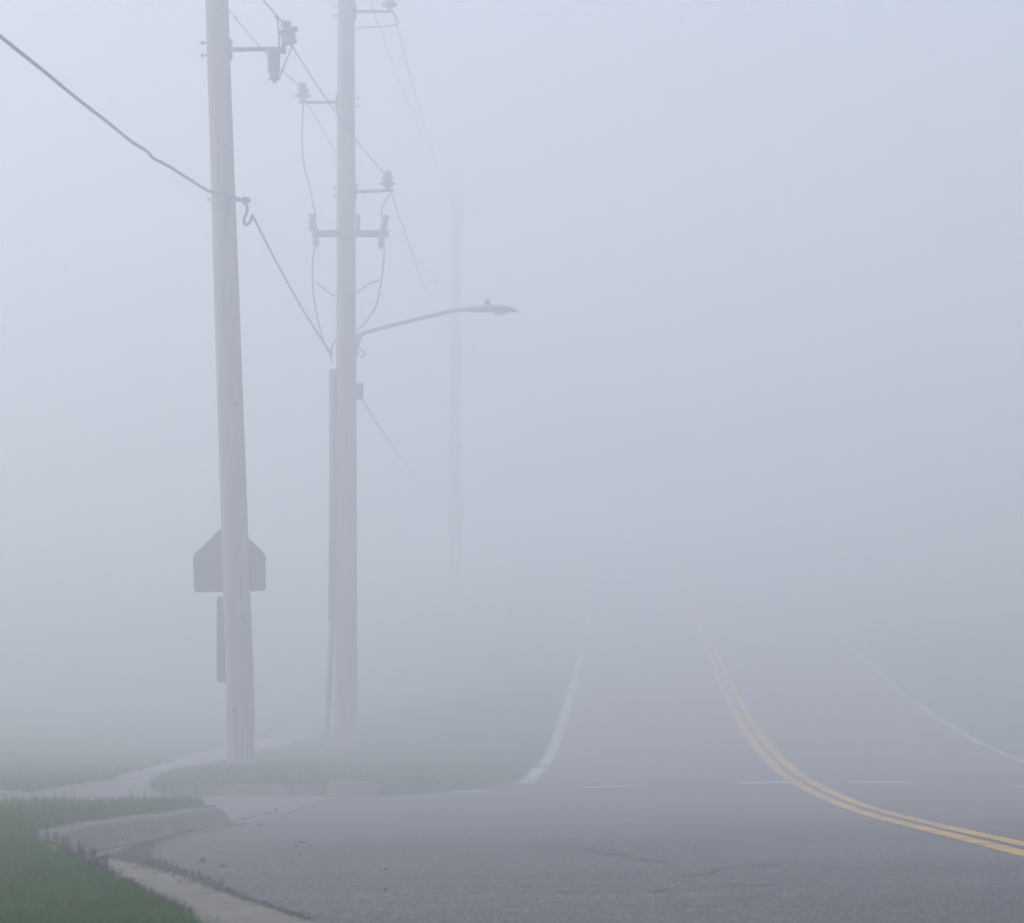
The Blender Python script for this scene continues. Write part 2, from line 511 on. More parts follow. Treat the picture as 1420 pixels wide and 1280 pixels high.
ribbon('soil_strip', [(-9.5, 23.75), (-6.5, 23.85), (-5.0, 24.1), (-4.35, 25.2), (-4.4, 27.5), (-4.6, 31)], 0.34, M['soil'], verge, vergez, 0.03, jitter=0.5, seg=0.25)
# right bank
ss = np.concatenate([np.linspace(0, 3, 8), np.geomspace(3.6, 180, 40)])
by = np.concatenate([np.arange(-30, 20, 5.), np.arange(20, 110, 1.5), np.arange(110, 325, 12)])
BX = xr(by)[:, None] + ss - 0.03
BY = np.repeat(by[:, None], len(ss), 1)
tag(link('bank', grid_mesh('bank', BX, BY, rightz(BX, BY)), M['turf']), 'grassy bank rising on the right of the road', kind='structure')

# near kerb with gutter: separate lengths
PROF = [(None, -0.03), (None, 0.006), (-.01, -0.012), (.015, 0.002), (.055, 0.105), (.07, 0.122), (.095, 0.130), (.18, 0.134), (.18, -0.06)]
def kerb_length(y0, y1, n, drop_end=False):
    vs, fs = [], []
    ys = np.linspace(y0, y1, n)
    for i, y in enumerate(ys):
        e = 0.01
        tx, ty = float(xe(y + e) - xe(y - e)), 2 * e
        l = math.hypot(tx, ty); nx, ny = -ty / l, tx / l
        k = 1.0
        if drop_end: k = 1 - float(sstep((y - 22.0) / 0.42)) * 0.93
        wob = 0.004 * math.sin(y * 3.1) 
        for (dd, dz) in PROF:
            zz = dz * (k if dz > 0.02 else 1) + (wob if dz > 0.02 else 0)
            dd = 0.0 if dd is None else dd + float(pw(y))
            x = float(xe(y)) + nx * dd; yy = y + ny * dd
            vs.append((x, yy, float(roadz(xe(y), y)) + zz))
    m = len(PROF)
    for i in range(n - 1):
        for j in range(m - 1):
            fs.append((i*m+j, i*m+j+1, (i+1)*m+j+1, (i+1)*m+j))
    fs.append(tuple(range(m - 1, -1, -1))); fs.append(tuple((n-1)*m + j for j in range(m)))
    mb = MB(); mb.add(vs, fs)
    return mb
kerb = tag(empty('kerb', (xe(15), 15, -.6)), 'concrete kerb with gutter bending round the near grass verge', kind='structure')
brk = [3.0, 6.0, 8.6, 11.2, 13.5, 15.15, 18.1, 22.45]
for i in range(len(brk) - 1):
    a, b = brk[i] + 0.011, brk[i + 1] - 0.011
    o = kerb_length(a, b, 30, i == len(brk) - 2).build('kerb_segment', M['concrete'], kerb, smooth=False)
mb = MB()
for (a, b) in ((brk[0], brk[-1]),):
    pass
# crack up the kerb face; dark run along its foot stands in for shadow
def kpt(y, dd, dz):
    e = 0.01
    tx, ty = float(xe(y + e) - xe(y - e)), 2 * e
    l = math.hypot(tx, ty)
    dd = float(pw(y)) - .45 + dd
    return Vector((float(xe(y)) - ty / l * dd, y + tx / l * dd, float(roadz(xe(y), y)) + dz))
mb = MB()
mb.tube([kpt(15.22, .50, .10), kpt(15.22, .48, .05), kpt(15.24, .462, .008)], 0.008, 5)
mb.tube([kpt(15.24, .462, .008), kpt(16.0, .44, -.004), kpt(16.8, .41, -.004), kpt(17.6, .36, -.002)], [.007, .006, .006, .004], 5)
mb.build('kerb_crack_and_shadow', M['crack'], kerb)

# far kerb across the opening: three stones of different height
fk = tag(empty('far_kerb', (-2.5, 31.1, -.6)), 'row of three worn kerb stones at the island facing the near gutter', kind='structure')
def stone(x0, x1, y, h, dpt, mat, r0=0.05, r1=0.05):
    bm = bmesh.new()
    z0 = float(roadz(-1.9, 31)) - 0.05
    prof_ = [(0, 0), (0.03, h + .05 - 0.03), (0.07, h + .05), (dpt, h + .05 + .005), (dpt, 0)]
    xs = [x0, x0 + r0, (x0 * 2 + x1) / 3, (x0 + 2 * x1) / 3, x1 - r1, x1]
    vs, fs = [], []
    for k, x in enumerate(xs):
        end = k in (0, len(xs) - 1)
        for (dy, dz) in prof_:
            vs.append((x, y + dy + (0.03 if end and dy < .05 else 0) - (x + 2.5) * 0.08, z0 + dz * (0.78 if end else 1.0)))
    m = len(prof_)
    for i in range(len(xs) - 1):
        for j in range(m): fs.append((i*m+j, i*m+(j+1) % m, (i+1)*m+(j+1) % m, (i+1)*m+j))
    fs.append(tuple(range(m))); fs.append(tuple((len(xs)-1)*m+j for j in range(m-1, -1, -1)))
    mb = MB(); mb.add([tuple(v) for v in vs], fs)
    return mb.build('kerb_stone', mat, fk)
stone(-3.50, -2.42, 31.0, 0.135, 0.20, M['concrete'], .12, .10)
stone(-2.40, -2.02, 31.02, 0.12, 0.20, M['concrete_old'])
stone(-2.00, -1.42, 30.90, 0.165, 0.34, M['concrete'], .05, .13)

# concrete apron between the two kerbs, and the pavement that leaves it
def slab_sheet(name, poly_rows, mat, parent, thick=0.05):
    """rows of (xl, xr, y); z from a function"""
    vs, fs = [], []
    n = 7
    for (x0, x1, y, zf) in poly_rows:
        for k in range(n):
            x = x0 + (x1 - x0) * k / (n - 1)
            vs.append((x, y, float(zf(x, y))))
    r = len(poly_rows)
    for i in range(r - 1):
        for k in range(n - 1):
            fs.append((i*n+k, i*n+k+1, (i+1)*n+k+1, (i+1)*n+k))
    mb = MB(); mb.add(vs, fs)
    b = len(mb.v)
    # skirt
    per = [k for k in range(n)] + [i*n + n-1 for i in range(1, r)] + [(r-1)*n + k for k in range(n-2, -1, -1)] + [i*n for i in range(r-2, 0, -1)]
    low = [(vs[p][0], vs[p][1], vs[p][2] - thick) for p in per]
    bb = len(mb.v)
    mb.v += low
    m = len(per)
    for i in range(m):
        j = (i + 1) % m
        mb.f.append((per[j], per[i], bb + i, bb + j))
    return mb.build(name, mat, parent)
sidewalk = tag(empty('sidewalk', (-4, 24, -.5)), 'pale concrete sidewalk with a ramp down to the gutter', kind='structure')
def apz(x, y):
    t = sstep((-3.2 - x) / 1.1)
    e = float(roadz(xe(y), y))
    return (e + 0.004) * (1 - t) + (float(lprof(y)) + 0.035) * t
def ylo(x): return float(np.interp(-x, [2.0, 2.3, 2.9, 4.0, 9.0], [22.47, 22.4, 19.75, 17.25, 16.5]))
for (x0, x1, hi0, hi1) in ((-2.89, -2.05, 31.0, 31.0), (-3.44, -2.90, 31.0, 31.0), (-4.05, -3.45, 28.3, 31.0), (-5.5, -4.06, 23.6, 24.2), (-7.5, -5.51, 23.5, 23.6), (-9.5, -7.51, 23.4, 23.5)):
    rows, n = [], 10
    vs, fs = [], []
    nx = 5
    for i in range(n):
        t = i / (n - 1)
        for k in range(nx):
            x = x0 + (x1 - x0) * k / (nx - 1)
            edge = x1 > -2.1 and k == nx - 1
            lo = ylo(x); hi = hi0 + (hi1 - hi0) * k / (nx - 1)
            y = lo + (hi - lo) * t
            if edge: x = float(xe(y)) - 0.004
            vs.append((x, y, apz(x, y)))
    for i in range(n - 1):
        for k in range(nx - 1): fs.append((i*nx+k, i*nx+k+1, (i+1)*nx+k+1, (i+1)*nx+k))
    mb = MB(); mb.add(vs, fs)
    mb.build('paving_slab', M['concrete_old'] if x1 > -3.4 else M['concrete_pale'], sidewalk)
SLY, SLX = [24.2, 28, 32, 40, 47, 54, 62, 75, 100], [-4.06, -4.15, -4.35, -4.9, -5.3, -5.3, -4.9, -4.3, -3.3]
SRY, SRX = [24.2, 28.3, 30, 36, 42, 50, 58, 66, 75, 100], [-3.46, -3.50, -3.72, -3.95, -4.15, -4.3, -3.8, -3.2, -2.6, -1.6]
sl = lambda y: float(np.interp(y, SLY, SLX))
sr = lambda y: float(np.interp(y, SRY, SRX))
y = 28.35
while y < 56:
    L = 1.25
    zf = lambda x, yy: apz(x, yy) + (float(vergez(x, yy)) + 0.04 - apz(x, yy)) * float(sstep((yy - 28.3) / 4.0))
    slab_sheet('paving_slab', [(sl(yy), sr(yy), yy, zf) for yy in np.linspace(y, y + L - 0.02, 4)], M['concrete_pale'], sidewalk)
    y += L
slab_sheet('paving_slab', [(sl(yy), -4.07, yy, apz) for yy in np.linspace(24.25, 28.3, 6)], M['concrete_pale'], sidewalk)
# red warning strip let into the pavement
mb = MB()
vs = []
for x in np.linspace(-5.6, -2.93, 10):
    y0 = 20.1
    for dy in (0, 0.9): vs.append((x, y0 + dy, apz(x, y0 + dy) + 0.005))
mb.add(vs, [(2*i, 2*i+2, 2*i+3, 2*i+1) for i in range(9)])
mb.build('warning_strip', M['brick_red'], sidewalk)

# ------------------------------------------------------------------ utility poles
def pole_shaft(pts, name='wood_pole', root=None):
    mb = MB()
    P = [Vector(p) for p, r in pts]; R = [r for p, r in pts]
    path, rad = [], []
    n = 24
    for i in range(n + 1):
        t = i / n * (len(P) - 1); k = min(int(t), len(P) - 2); f = t - k
        path.append(P[k].lerp(P[k+1], f)); rad.append((R[k] * (1-f) + R[k+1] * f) * (1 + random.uniform(-.008, .008)))
    path.append(path[-1] + Vector((0, 0, .03))); rad.append(rad[-1] * 0.7)
    mb.tube(path, rad, 20)
    return mb.build(name, M['wood'], root, smooth=True)

def bolt(p, d, r, ln, root, mat=None):
    mb = MB(); mb.lathe(p, d, [(0, r * .45), (ln * .5, r * .45), (ln * .5, r), (ln * .75, r), (ln * .78, r * .4), (ln, r * .3)], 8)
    return mb.build('bolt', mat or M['dark_metal'], root)

def wire_mesh(pts, r, n=6):
    mb = MB(); mb.tube(pts, r, n); return mb
def span(a, b, sag, n=28):
    a, b = Vector(a), Vector(b)
    return [a.lerp(b, i / n) - Vector((0, 0, 4 * sag * (i / n) * (1 - i / n))) for i in range(n + 1)]
def spline(pts, n=10):
    P = [Vector(p) for p in pts]; out = []
    for i in range(len(P) - 1):
        p0, p1, p2, p3 = P[max(i-1, 0)], P[i], P[i+1], P[min(i+2, len(P)-1)]
        for k in range(n):
            t = k / n
            out.append(0.5 * ((2*p1) + (p2-p0)*t + (2*p0-5*p1+4*p2-p3)*t*t + (3*p1-p0-3*p2+p3)*t**3))
    out.append(P[-1]); return out

SHEDS = lambda L, r, n: [(0, r * .45)] + [q for i in range(n) for q in ((L * (i + .15) / n, r * .55), (L * (i + .45) / n, r), (L * (i + .6) / n, r), (L * (i + .85) / n, r * .55))] + [(L, r * .45)]
def pin_insulator(p, root, s=1.0, axis=(0, 0, 1)):
    """porcelain post with wide skirts, standing on an arm"""
    mb = MB()
    mb.lathe(p, axis, [(0, .035*s), (.05*s, .035*s), (.05*s, .05*s), (.09*s, .135*s), (.11*s, .135*s), (.14*s, .06*s), (.18*s, .10*s), (.20*s, .10*s), (.24*s, .05*s), (.27*s, .07*s), (.31*s, .05*s)], 14)
    return mb.build('insulator', M['porcelain'], root, smooth=True)

Y1, Y2, Y3 = 38.0, 47.8, 104.0
# --- first pole
b1 = at(333, 1072, Y1); b1.z = float(vergez(b1.x, Y1))
pole1 = tag(empty('utility_pole', b1), 'leaning weathered wooden utility pole nearest the viewer, with a sign behind it', 'utility pole', 'wooden utility poles along the road')
t1 = at(300.5, 0, Y1); top1 = at(300.5, -150, Y1) + Vector((-.05, 0, 0))
pole_shaft([(b1 - Vector((0, 0, .4)), .192), (b1 + Vector((0, 0, 1.0)), .187), (t1, .150), (top1, .142)], root=pole1)
def c1(py): return at(333 - (1068 - py) * 32.5 / 1068, py, Y1)
for py in (60, 77.5):
    c = c1(py); bolt(c + Vector((-.145, -.02, 0)), (-1, 0, 0), .03, .09, pole1)
    bolt(c + Vector((.145, -.02, 0)), (1, 0, 0), .035, .05, pole1)
for (px, py) in ((300, 14), (312, 202), (314, 312), (316, 212)):
    q = at(px, py, Y1 - .17); bolt(q + Vector((0, .03, 0)), (0, -1, 0), .026, .05, pole1)
for (pole, px, py, yy) in ((pole1, 308, 395, Y1 - .155), (pole1, 326, 560, Y1 - .17), (pole1, 318, 668, Y1 - .17), (pole1, 336, 855, Y1 - .185), (pole1, 325, 985, Y1 - .19)):
    mb = MB(); mb.lathe(at(px, py, yy) + Vector((0, .03, 0)), (0, -1, 0), [(0, .035), (.022, .033), (.03, .02), (.026, .004)], 10)
    mb.build('wood_knot', M['twig'], pole)
mb = MB(); c = c1(69)
mb.tube([c + Vector((.13, 0, 0)), at(397, 67.5, Y1)], [.032, .026], 8)
mb.box(c + Vector((.165, 0, 0)), (.03, .10, .26))
mb.build('bracket_arm', M['dark_metal'], pole1)
# surge arrester hanging from the arm
a0 = at(379.5, 66, Y1)
mb = MB(); mb.lathe(a0, (0, 0, -1), [(0, .06), (.02, .085), (.14, .085), (.15, .06)], 14)
q = at(379.5, 81, Y1)
mb.lathe(q, (0, 0, -1), SHEDS(.20, .088, 6), 14)
q = at(380, 102, Y1); mb.lathe(q, (0.05, 0, -1), [(0, .06), (.05, .06), (.06, .085), (.075, .085), (.08, .04), (.12, .025), (.125, .01)], 12)
mb.build('surge_arrester', M['porcelain'], pole1, smooth=True)
# inline insulator and clamp at the arm's end
mb = MB()
mb.lathe(at(393, 71, Y1), (0, 0, 1), [(-.03, .02), (-.03, .04), (0, .04), (0, .025), (.22, .025)], 10)
mb.build('insulator_stud', M['dark_metal'], pole1)
mb = MB()
mb.lathe(at(404, 62, Y1 - .02), at(396, 31, Y1) - at(404, 62, Y1), [(0, .04), (.02, .085), (.05, .09), (.09, .075), (.13, .09), (.16, .09), (.165, .14), (.20, .145), (.21, .05), (.25, .045), (.26, .075), (.30, .075), (.33, .03)], 14)
mb.build('insulator', M['porcelain'], pole1, smooth=True)
mb = MB()
mb.tube([at(381, 23, Y1), at(390, 28, Y1), at(396, 34, Y1), at(398, 39, Y1)], .016, 6)
mb.build('wire_clamp', M['dark_metal'], pole1)
mb = MB()
mb.tube(spline([at(384.5, 22, Y1), at(386.5, 45, Y1), at(387, 75, Y1 - .1), at(386, 98, Y1 - .1), at(381, 113, Y1 - .02)]), .012, 6)
mb.build('jumper_wire', M['cable'], pole1)
mb = MB()
mb.tube(spline([at(405, 64, Y1), at(397, 84, Y1), at(389, 104, Y1), at(382, 114, Y1)]), .010, 6)
mb.build('jumper_wire', M['cable'], pole1)
# secondary bracket with a drip loop
mb = MB()
c = c1(278)
mb.tube([c + Vector((.14, -.05, 0)), at(343, 278.5, Y1 - .05)], .02, 8)
mb.lathe(at(337, 278, Y1 - .05), (1, 0, 0), [(-.02, .02), (0, .05), (.05, .045), (.10, .02)], 10)
mb.build('secondary_bracket', M['dark_metal'], pole1)
bolt(c + Vector((-.16, -.05, 0)), (-1, 0, 0), .025, .04, pole1)
mb = MB()
mb.tube(spline([at(339, 281, Y1 - .05), at(343, 290, Y1 - .05), at(338.5, 305, Y1 - .05), at(340.5, 312, Y1 - .05), at(347, 307, Y1 - .05), at(350, 298, Y1 - .05)]), .019, 6)
mb.build('drip_loop', M['cable'], pole1)
# a tall narrow plate and a small white tag fixed to the trunk
def rounded_plate(name, w, h, r, th, mat, root, loc, rotz=0, poly=None):
    pts = poly
    if pts is None:
        pts = []
        for (cx, cz, a0) in ((w/2-r, h/2-r, 0), (-w/2+r, h/2-r, 90), (-w/2+r, -h/2+r, 180), (w/2-r, -h/2+r, 270)):
            for k in range(5):
                a = math.radians(a0 + 22.5 * k); pts.append((cx + r*math.cos(a), cz + r*math.sin(a)))
    Rz = Matrix.Rotation(rotz, 3, 'Z')
    mb = MB(); n = len(pts)
    vs = [Vector(loc) + Rz @ Vector((x, -th/2, z)) for x, z in pts] + [Vector(loc) + Rz @ Vector((x, th/2, z)) for x, z in pts]
    mb.add(vs, [tuple(range(n)), tuple(range(2*n-1, n-1, -1))] + [(i, i+n, (i+1) % n + n, (i+1) % n) for i in range(n)])
    return mb.build(name, mat, root)
mb = MB(); mb.box(at(345, 893, Y1 - .05), (.045, .05, .15)); mb.build('white_tag', M['tag'], pole1)
mb = MB(); mb.box(at(345.5, 926, Y1 - .02), (.03, .07, .42)); mb.build('cover_strip', M['plate'], pole1)

# school-crossing sign seen from behind
sb = at(318, 822, Y1 + .23)
sgn = tag(empty('pentagon_sign', sb), 'dark back of a pentagon sign behind the leaning pole', 'sign')
cx, cz = 0, 0
def pg(px, py):
    q = at(px, py, Y1 + .23) - sb; return (q.x, q.z)
raw = [pg(269.5, 822), pg(368.5, 819.5), pg(368.5, 769), pg(318, 721), pg(267.5, 771)]
def round_poly(raw, r):
    out = []
    n = len(raw)
    for i in range(n):
        p, a, b = Vector(raw[i]), Vector(raw[i-1]), Vector(raw[(i+1) % n])
        u_, v_ = (a - p).normalized() * r, (b - p).normalized() * r
        for t in (0, .25, .5, .75, 1):
            out.append(tuple((p + u_) * (1-t)**2 + p * 2*t*(1-t) + (p + v_) * t*t))
    return out
rounded_plate('sign_plate', 0, 0, 0, .006, M['plate'], sgn, sb, 0, round_poly(raw, .05))
for dz in (.15, .55):
    mb = MB(); mb.box(sb + Vector((0, -.016, dz)), (.30, .025, .05)); mb.build('mounting_strap', M['plate'], sgn)
pb = at(323, 947, Y1 + .22)
psgn = tag(empty('plaque_sign', pb), 'tall narrow sign plate mostly hidden by the pole, below the pentagon sign', 'sign')
rounded_plate('sign_plate', .40, 1.14, .04, .006, M['plate'], psgn, pb + Vector((-.012, 0, .575)), 0.0)
mb = MB(); mb.box(pb + Vector((0, -.014, .6)), (.25, .02, .05)); mb.build('mounting_strap', M['galv'], psgn)

# --- second pole
b2 = at(480, 1062, Y2); b2.z = float(vergez(b2.x, Y2))
pole2 = tag(empty('utility_pole', b2), 'upright wooden utility pole carrying the street light, with a riser conduit', 'utility pole', 'wooden utility poles along the road')
top2 = at(480, -60, Y2)
pole_shaft([(b2 - Vector((0, 0, .4)), .192), (b2 + Vector((0, 0, 5)), .172), (at(480, 0, Y2), .140), (top2, .137)], root=pole2)
def arm(py, side, ln_px, root, ins_px, tilt=0):
    mb = MB(); r = .15 * side
    c = at(480, py, Y2)
    e = at(480 + ln_px, py + tilt, Y2)
    mb.tube([c + Vector((r * .9, 0, 0)), e], [.03, .022], 8)
    mb.box(c + Vector((r * 1.05, 0, 0)), (.03, .10, .24))
    mb.build('bracket_arm', M['dark_metal'], root)
    for dz in (-.07, .07):
        bolt(c + Vector((-r * .95, 0, dz)), (-side, 0, 0), .028, .08, root)
    pin_insulator(at(ins_px, py - 1 + tilt, Y2), root)
arm(16, 1, 66, pole2, 540)
arm(142, -1, -66, pole2, 420)
arm(266, 1, 66, pole2, 537.5, -2)
mb = MB(); mb.tube(spline([at(494, 42, Y2), at(502, 38, Y2), at(530, 37, Y2), at(550, 34, Y2), at(552, 28, Y2), at(547, 20, Y2)]), .011, 6)
mb.build('jumper_wire', M['cable'], pole2)
# switch crossarm with fuse cut-outs
mb = MB(); mb.box(at(486, 324, Y2 - .17), (1.26, .09, .105)); mb.build('crossarm', M['wood'], pole2)
def cutout(px, py, tilt, root):
    mb = MB()
    p = at(px, py + 20, Y2 - .25)
    mb.lathe(p, (0, 0, 1), [(0, .045), (.03, .045)] + [(.03 + h, r * .8) for h, r in SHEDS(.22, .085, 4)] + [(.26, .05)], 12)
    mb.build('cutout_insulator', M['porcelain'], root, smooth=True)
    mb = MB()
    a = at(px + tilt, py - 26, Y2 - .30)
    mb.tube([p + Vector((.0, -.05, .20)), a], [.055, .05], 10)
    mb.build('fuse_holder', M['porcelain'], root)
cutout(438, 323, -6, pole2); cutout(529, 325, 7, pole2); 
mb = MB(); mb.lathe(at(495, 322, Y2 - .22), (0, 0, 1), [(0, .04), (.02, .055), (.28, .055), (.30, .02)], 10); mb.build('fuse_holder', M['porcelain'], pole2)
mb = MB(); mb.box(at(433, 309, Y2 - .25), (.10, .06, .27), Matrix.Rotation(.08, 3, 'Y')); mb.build('fuse_holder', M['porcelain'], pole2)
for pts in ([(421, 143), (419, 185), (421, 225), (430, 262), (436, 290), (438, 300)],
            [(436, 345), (433.5, 365), (434, 400), (440, 440), (448, 470), (459, 495)],
            [(533, 345), (531, 375), (527, 400), (521, 425), (508, 445), (496, 458)],
            [(541, 268), (532, 284), (529, 292), (531, 302)],
            [(527, 388), (512, 394), (500, 402), (493, 408)],
            [(437, 392), (446, 398), (458, 407), (466, 412)],
            [(466, 470), (461, 480), (459, 492), (461, 503)]):
    mb = MB(); mb.tube(spline([at(px, py, Y2 - .2) for px, py in pts]), .012 if pts[0][1] > 300 else .010, 6)
    mb.build('jumper_wire', M['cable'], pole2)
# riser conduit standing off the trunk
mb = MB()
mb.tube([at(461.5, 512, Y2 - .02), at(461.5, 700, Y2 - .03), at(460.5, 862, Y2 - .05)], .062, 10)
mb.tube([at(460.5, 862, Y2 - .05), at(457, 940, Y2 - .05), at(452.5, 1042, Y2 - .05), at(451.5, 1062, Y2 - .05)], [.05, .048, .048, .048], 10)
mb.build('riser_conduit', M['pvc'], pole2, smooth=True)
for py, xx in ((560, 466), (700, 466), (850, 466), (978, 462), (1018, 455)):
    mb = MB(); mb.box(at(xx, py, Y2 - .04), (.16, .06, .05)); mb.build('conduit_clip', M['dark_metal'], pole2)
mb = MB(); mb.tube([at(447, 1038, Y2), at(446, 1068, Y2)], .03, 8); mb.build('ground_pipe', M['tag'], pole2)
mb = MB(); mb.box(at(496, 543, Y2 - .12), (.19, .13, .26)); mb.build('junction_box', M['plate'], pole2)
mb = MB(); mb.box(at(490, 862, Y2 - .15), (.055, .03, .76)); mb.build('ground_moulding', M['pvc'], pole2)
mb = MB(); mb.tube(spline([at(499, 482, Y2 - .1), at(503, 486, Y2 - .15), at(506, 492, Y2 - .15), at(500, 496, Y2 - .1)]), .012, 6); mb.build('jumper_wire', M['cable'], pole2)

# street light on the second pole
lb = at(494, 470, Y2)
lamp = tag(empty('street_light', lb), 'unlit cobra-head street light on a curved arm', 'street light')
mb = MB()
mb.tube(spline([at(494, 492, Y2), at(496.5, 475, Y2), at(503, 463, Y2), at(520, 457.5, Y2), at(560, 447, Y2), at(600, 437.5, Y2), at(630, 430.5, Y2), at(655, 429, Y2)], 6), .032, 8)
mb.build('lamp_arm', M['galv'], lamp, smooth=True)
mb = MB(); mb.box(at(494, 478, Y2), (.07, .14, .40)); mb.build('arm_bracket', M['galv'], lamp)
# luminaire: lofted body
mb = MB()
secs = [(648, 430, .04, .04), (656, 429.5, .09, .065), (676, 429, .15, .075), (694, 429, .17, .07), (708, 430, .15, .05), (716, 431, .09, .025), (719.5, 432, .03, .01)]
n = 14; vs, fs = [], []
for (px, py, w, h) in secs:
    c = at(px, py, Y2)
    for k in range(n):
        a = 2*math.pi*k/n
        z = math.sin(a) * h
        if z < 0: z = max(z, -.03)
        vs.append(c + Vector((0, math.cos(a) * w, z)))
for i in range(len(secs)-1):
    for k in range(n): fs.append((i*n+k, i*n+(k+1) % n, (i+1)*n+(k+1) % n, (i+1)*n+k))
fs.append(tuple(range(n))); fs.append(tuple((len(secs)-1)*n+k for k in range(n-1, -1, -1)))
mb.add(vs, fs); mb.build('lamp_head', M['galv'], lamp, smooth=True)
mb = MB(); mb.lathe(at(676, 424.5, Y2), (0, 0, 1), [(0, .03), (.02, .05), (.09, .05), (.11, .035)], 10); mb.build('photocell', M['dark_metal'], lamp)
mb = MB(); c = at(694, 433, Y2); mb.lathe(c, (0, 0, -1), [(0, .13), (.02, .125), (.04, .08)], 14); mb.build('lamp_lens', M['tag'], lamp)

# --- third pole far in the fog
b3 = at(632, 960, Y3); b3.z = float(vergez(b3.x, Y3))
pole3 = tag(empty('utility_pole', b3), 'faint utility pole farthest away, almost lost in the fog', 'utility pole', 'wooden utility poles along the road')
top3 = at(632, 243, Y3)
pole_shaft([(b3 - Vector((0, 0, .4)), .235), (b3 + Vector((0, 0, 6)), .215), (top3, .17)], root=pole3)
for (py, sd) in ((300, 1), (395, -1), (488, 1)):
    mb = MB(); c = at(632, py, Y3)
    mb.tube([c + Vector((.13*sd, 0, 0)), c + Vector((.75*sd, 0, 0))], .028, 8); mb.build('bracket_arm', M['dark_metal'], pole3)
    pin_insulator(c + Vector((.7*sd, 0, .02)), pole3)

# road sign far up the verge
fs_b = at(708, 905, 72.0); fs_b.z = float(vergez(fs_b.x, 72.0))
fsg = tag(empty('road_sign', fs_b), 'small rectangular road sign on a thin post, faint in the fog up the hill', 'sign')
mb = MB(); mb.box(Vector((fs_b.x, 72.0, (fs_b.z - .3 + at(0, 810, 72).z) / 2)), (.05, .05, at(0, 810, 72).z - fs_b.z + .3)); mb.build('sign_post', M['galv'], fsg)
rounded_plate('sign_plate', .30, .50, .03, .004, M['tag'], fsg, at(705, 828, 71.94), .2)

# ------------------------------------------------------------------ wires
def wire(name, pts, r, label, cat, mat='alu', group='overhead wires between the poles'):
    o = wire_mesh(pts, r).build(name, M[mat])
    return tag(o, label, cat, group)
wire('power_line', span(at(396, 35, Y1), (-7.2, -6, 10.0), 0.75), .0105, 'wire rising out of the top edge from the insulator on the leaning pole', 'power line')
wire('power_line', span(at(404.5, 63, Y1), at(538, 246, Y2), .10), .0105, 'wire from the leaning pole insulator down to the lower right arm of the second pole', 'power line')
wire('power_line', span(at(541, 262, Y2), at(636, 486, Y3), .45), .0105, 'faint wire from the lower right arm of the second pole to the far pole', 'power line')
wire('power_line', span(at(277, -40, Y1), at(420, 124, Y2), .10), .0095, 'wire passing behind the leaning pole to the left arm of the second pole', 'power line')
wire('power_line', span(at(424, 140, Y2), at(626, 393, Y3), .6), .0095, 'faint wire from the left arm of the second pole passing behind its trunk', 'power line')
wire('power_line', span(at(545, 14, Y2), at(640, 298, Y3), .6), .0095, 'faint wire from the uppermost right arm of the second pole to the far pole', 'power line')
wire('power_line', span(at(508, -15, Y2), at(632, 246, Y3), .7), .0095, 'faintest thin wire beside the top of the second pole, left of its neighbour', 'power line')
# thick service cable in front of the first pole
cab = [at(340, 279, Y1 - .22), at(318, 271, Y1 - .24), at(308, 268, Y1 - .26), at(290, 265, 37.0), at(265, 250, 35.8), at(240, 234, 34.7), at(226, 226, 34.0), at(212, 219, 33.3), at(203, 209, 32.8), at(182, 196, 31.8), at(150, 170, 30.3), at(110, 139, 28.5), at(60, 98, 26.4), at(0, 50, 24.2), at(-90, -25, 21.5)]
cp = spline(cab, 6)
last = cp[-1]
cp += [last.lerp(Vector((-8.0, -6, 8.2)), t / 14) - Vector((0, 0, 2.0 * (t/14) * (1 - t/14))) for t in range(1, 15)]
wire('service_cable', cp, .019, 'thick twisted cable sagging from the upper left onto the leaning pole', 'cable', 'cable')
mb = MB()
wire('service_cable', span(at(350, 298, Y1 - .05), at(461, 492, Y2 - .05), .10), .015, 'cable from the drip loop down to the riser on the second pole', 'cable', 'cable')
wire('service_cable', span(at(500, 550, Y2), at(628, 706, Y3), .35), .014, 'faint cable from the junction box on the second pole to the far pole', 'cable', 'cable')

# ------------------------------------------------------------------ small things on the ground
def clod(px, py, w, h, label, cat, zf=roadz, grp='dark clods lying on the asphalt'):
    p = ray_ground(px, py, zf)
    bm = bmesh.new()
    bmesh.ops.create_icosphere(bm, subdivisions=2, radius=1)
    sd = random.uniform(0, 9)
    for v in bm.verts:
        c = v.co
        k = 1 + .16 * math.sin(c.x * 4 + sd) * math.cos(c.y * 5 + sd) + .10 * math.sin(c.z * 9 + c.x * 7 + sd) + random.uniform(-.05, .05)
        v.co = Vector((c.x * w * k, c.y * w * 1.1 * k, max(c.z, -.25) * h * k))
    me = bpy.data.meshes.new('clod'); bm.to_mesh(me); bm.free()
    o = link('dirt_clod', me, M['clod'])
    o.location = p + Vector((0, 0, .2 * h))
    return tag(o, label, cat, grp)
clod(281, 1196, .0165, .020, 'round dark lump on the asphalt, left of a flatter lump', 'clod')
clod(309, 1202, .016, .0105, 'flat dark lump just right of the round lump on the asphalt', 'clod')
clod(418, 1169, .024, .0105, 'dark lump on the asphalt farther right than the round lump', 'clod')
clod(410, 1173.5, .010, .010, 'tiny crumb beside the dark lump on the open asphalt', 'clod')
clod(415, 1187, .008, .010, 'tiny crumb lying alone below the dark lump on the open asphalt', 'clod')
clod(361, 1144.5, .031, .0105, 'flat dark lump near the gutter edge beyond the near kerb end', 'clod')
clod(535, 1206, .010, .008, 'tiny crumb at the right of the other crumbs on the asphalt', 'clod')
clod(535, 1235, .009, .009, 'tiny crumb lying nearest to the viewer on the asphalt', 'clod')
clod(390, 1103, .045, .05, 'dark lump at the foot of the far kerb stones', 'clod', roadz)
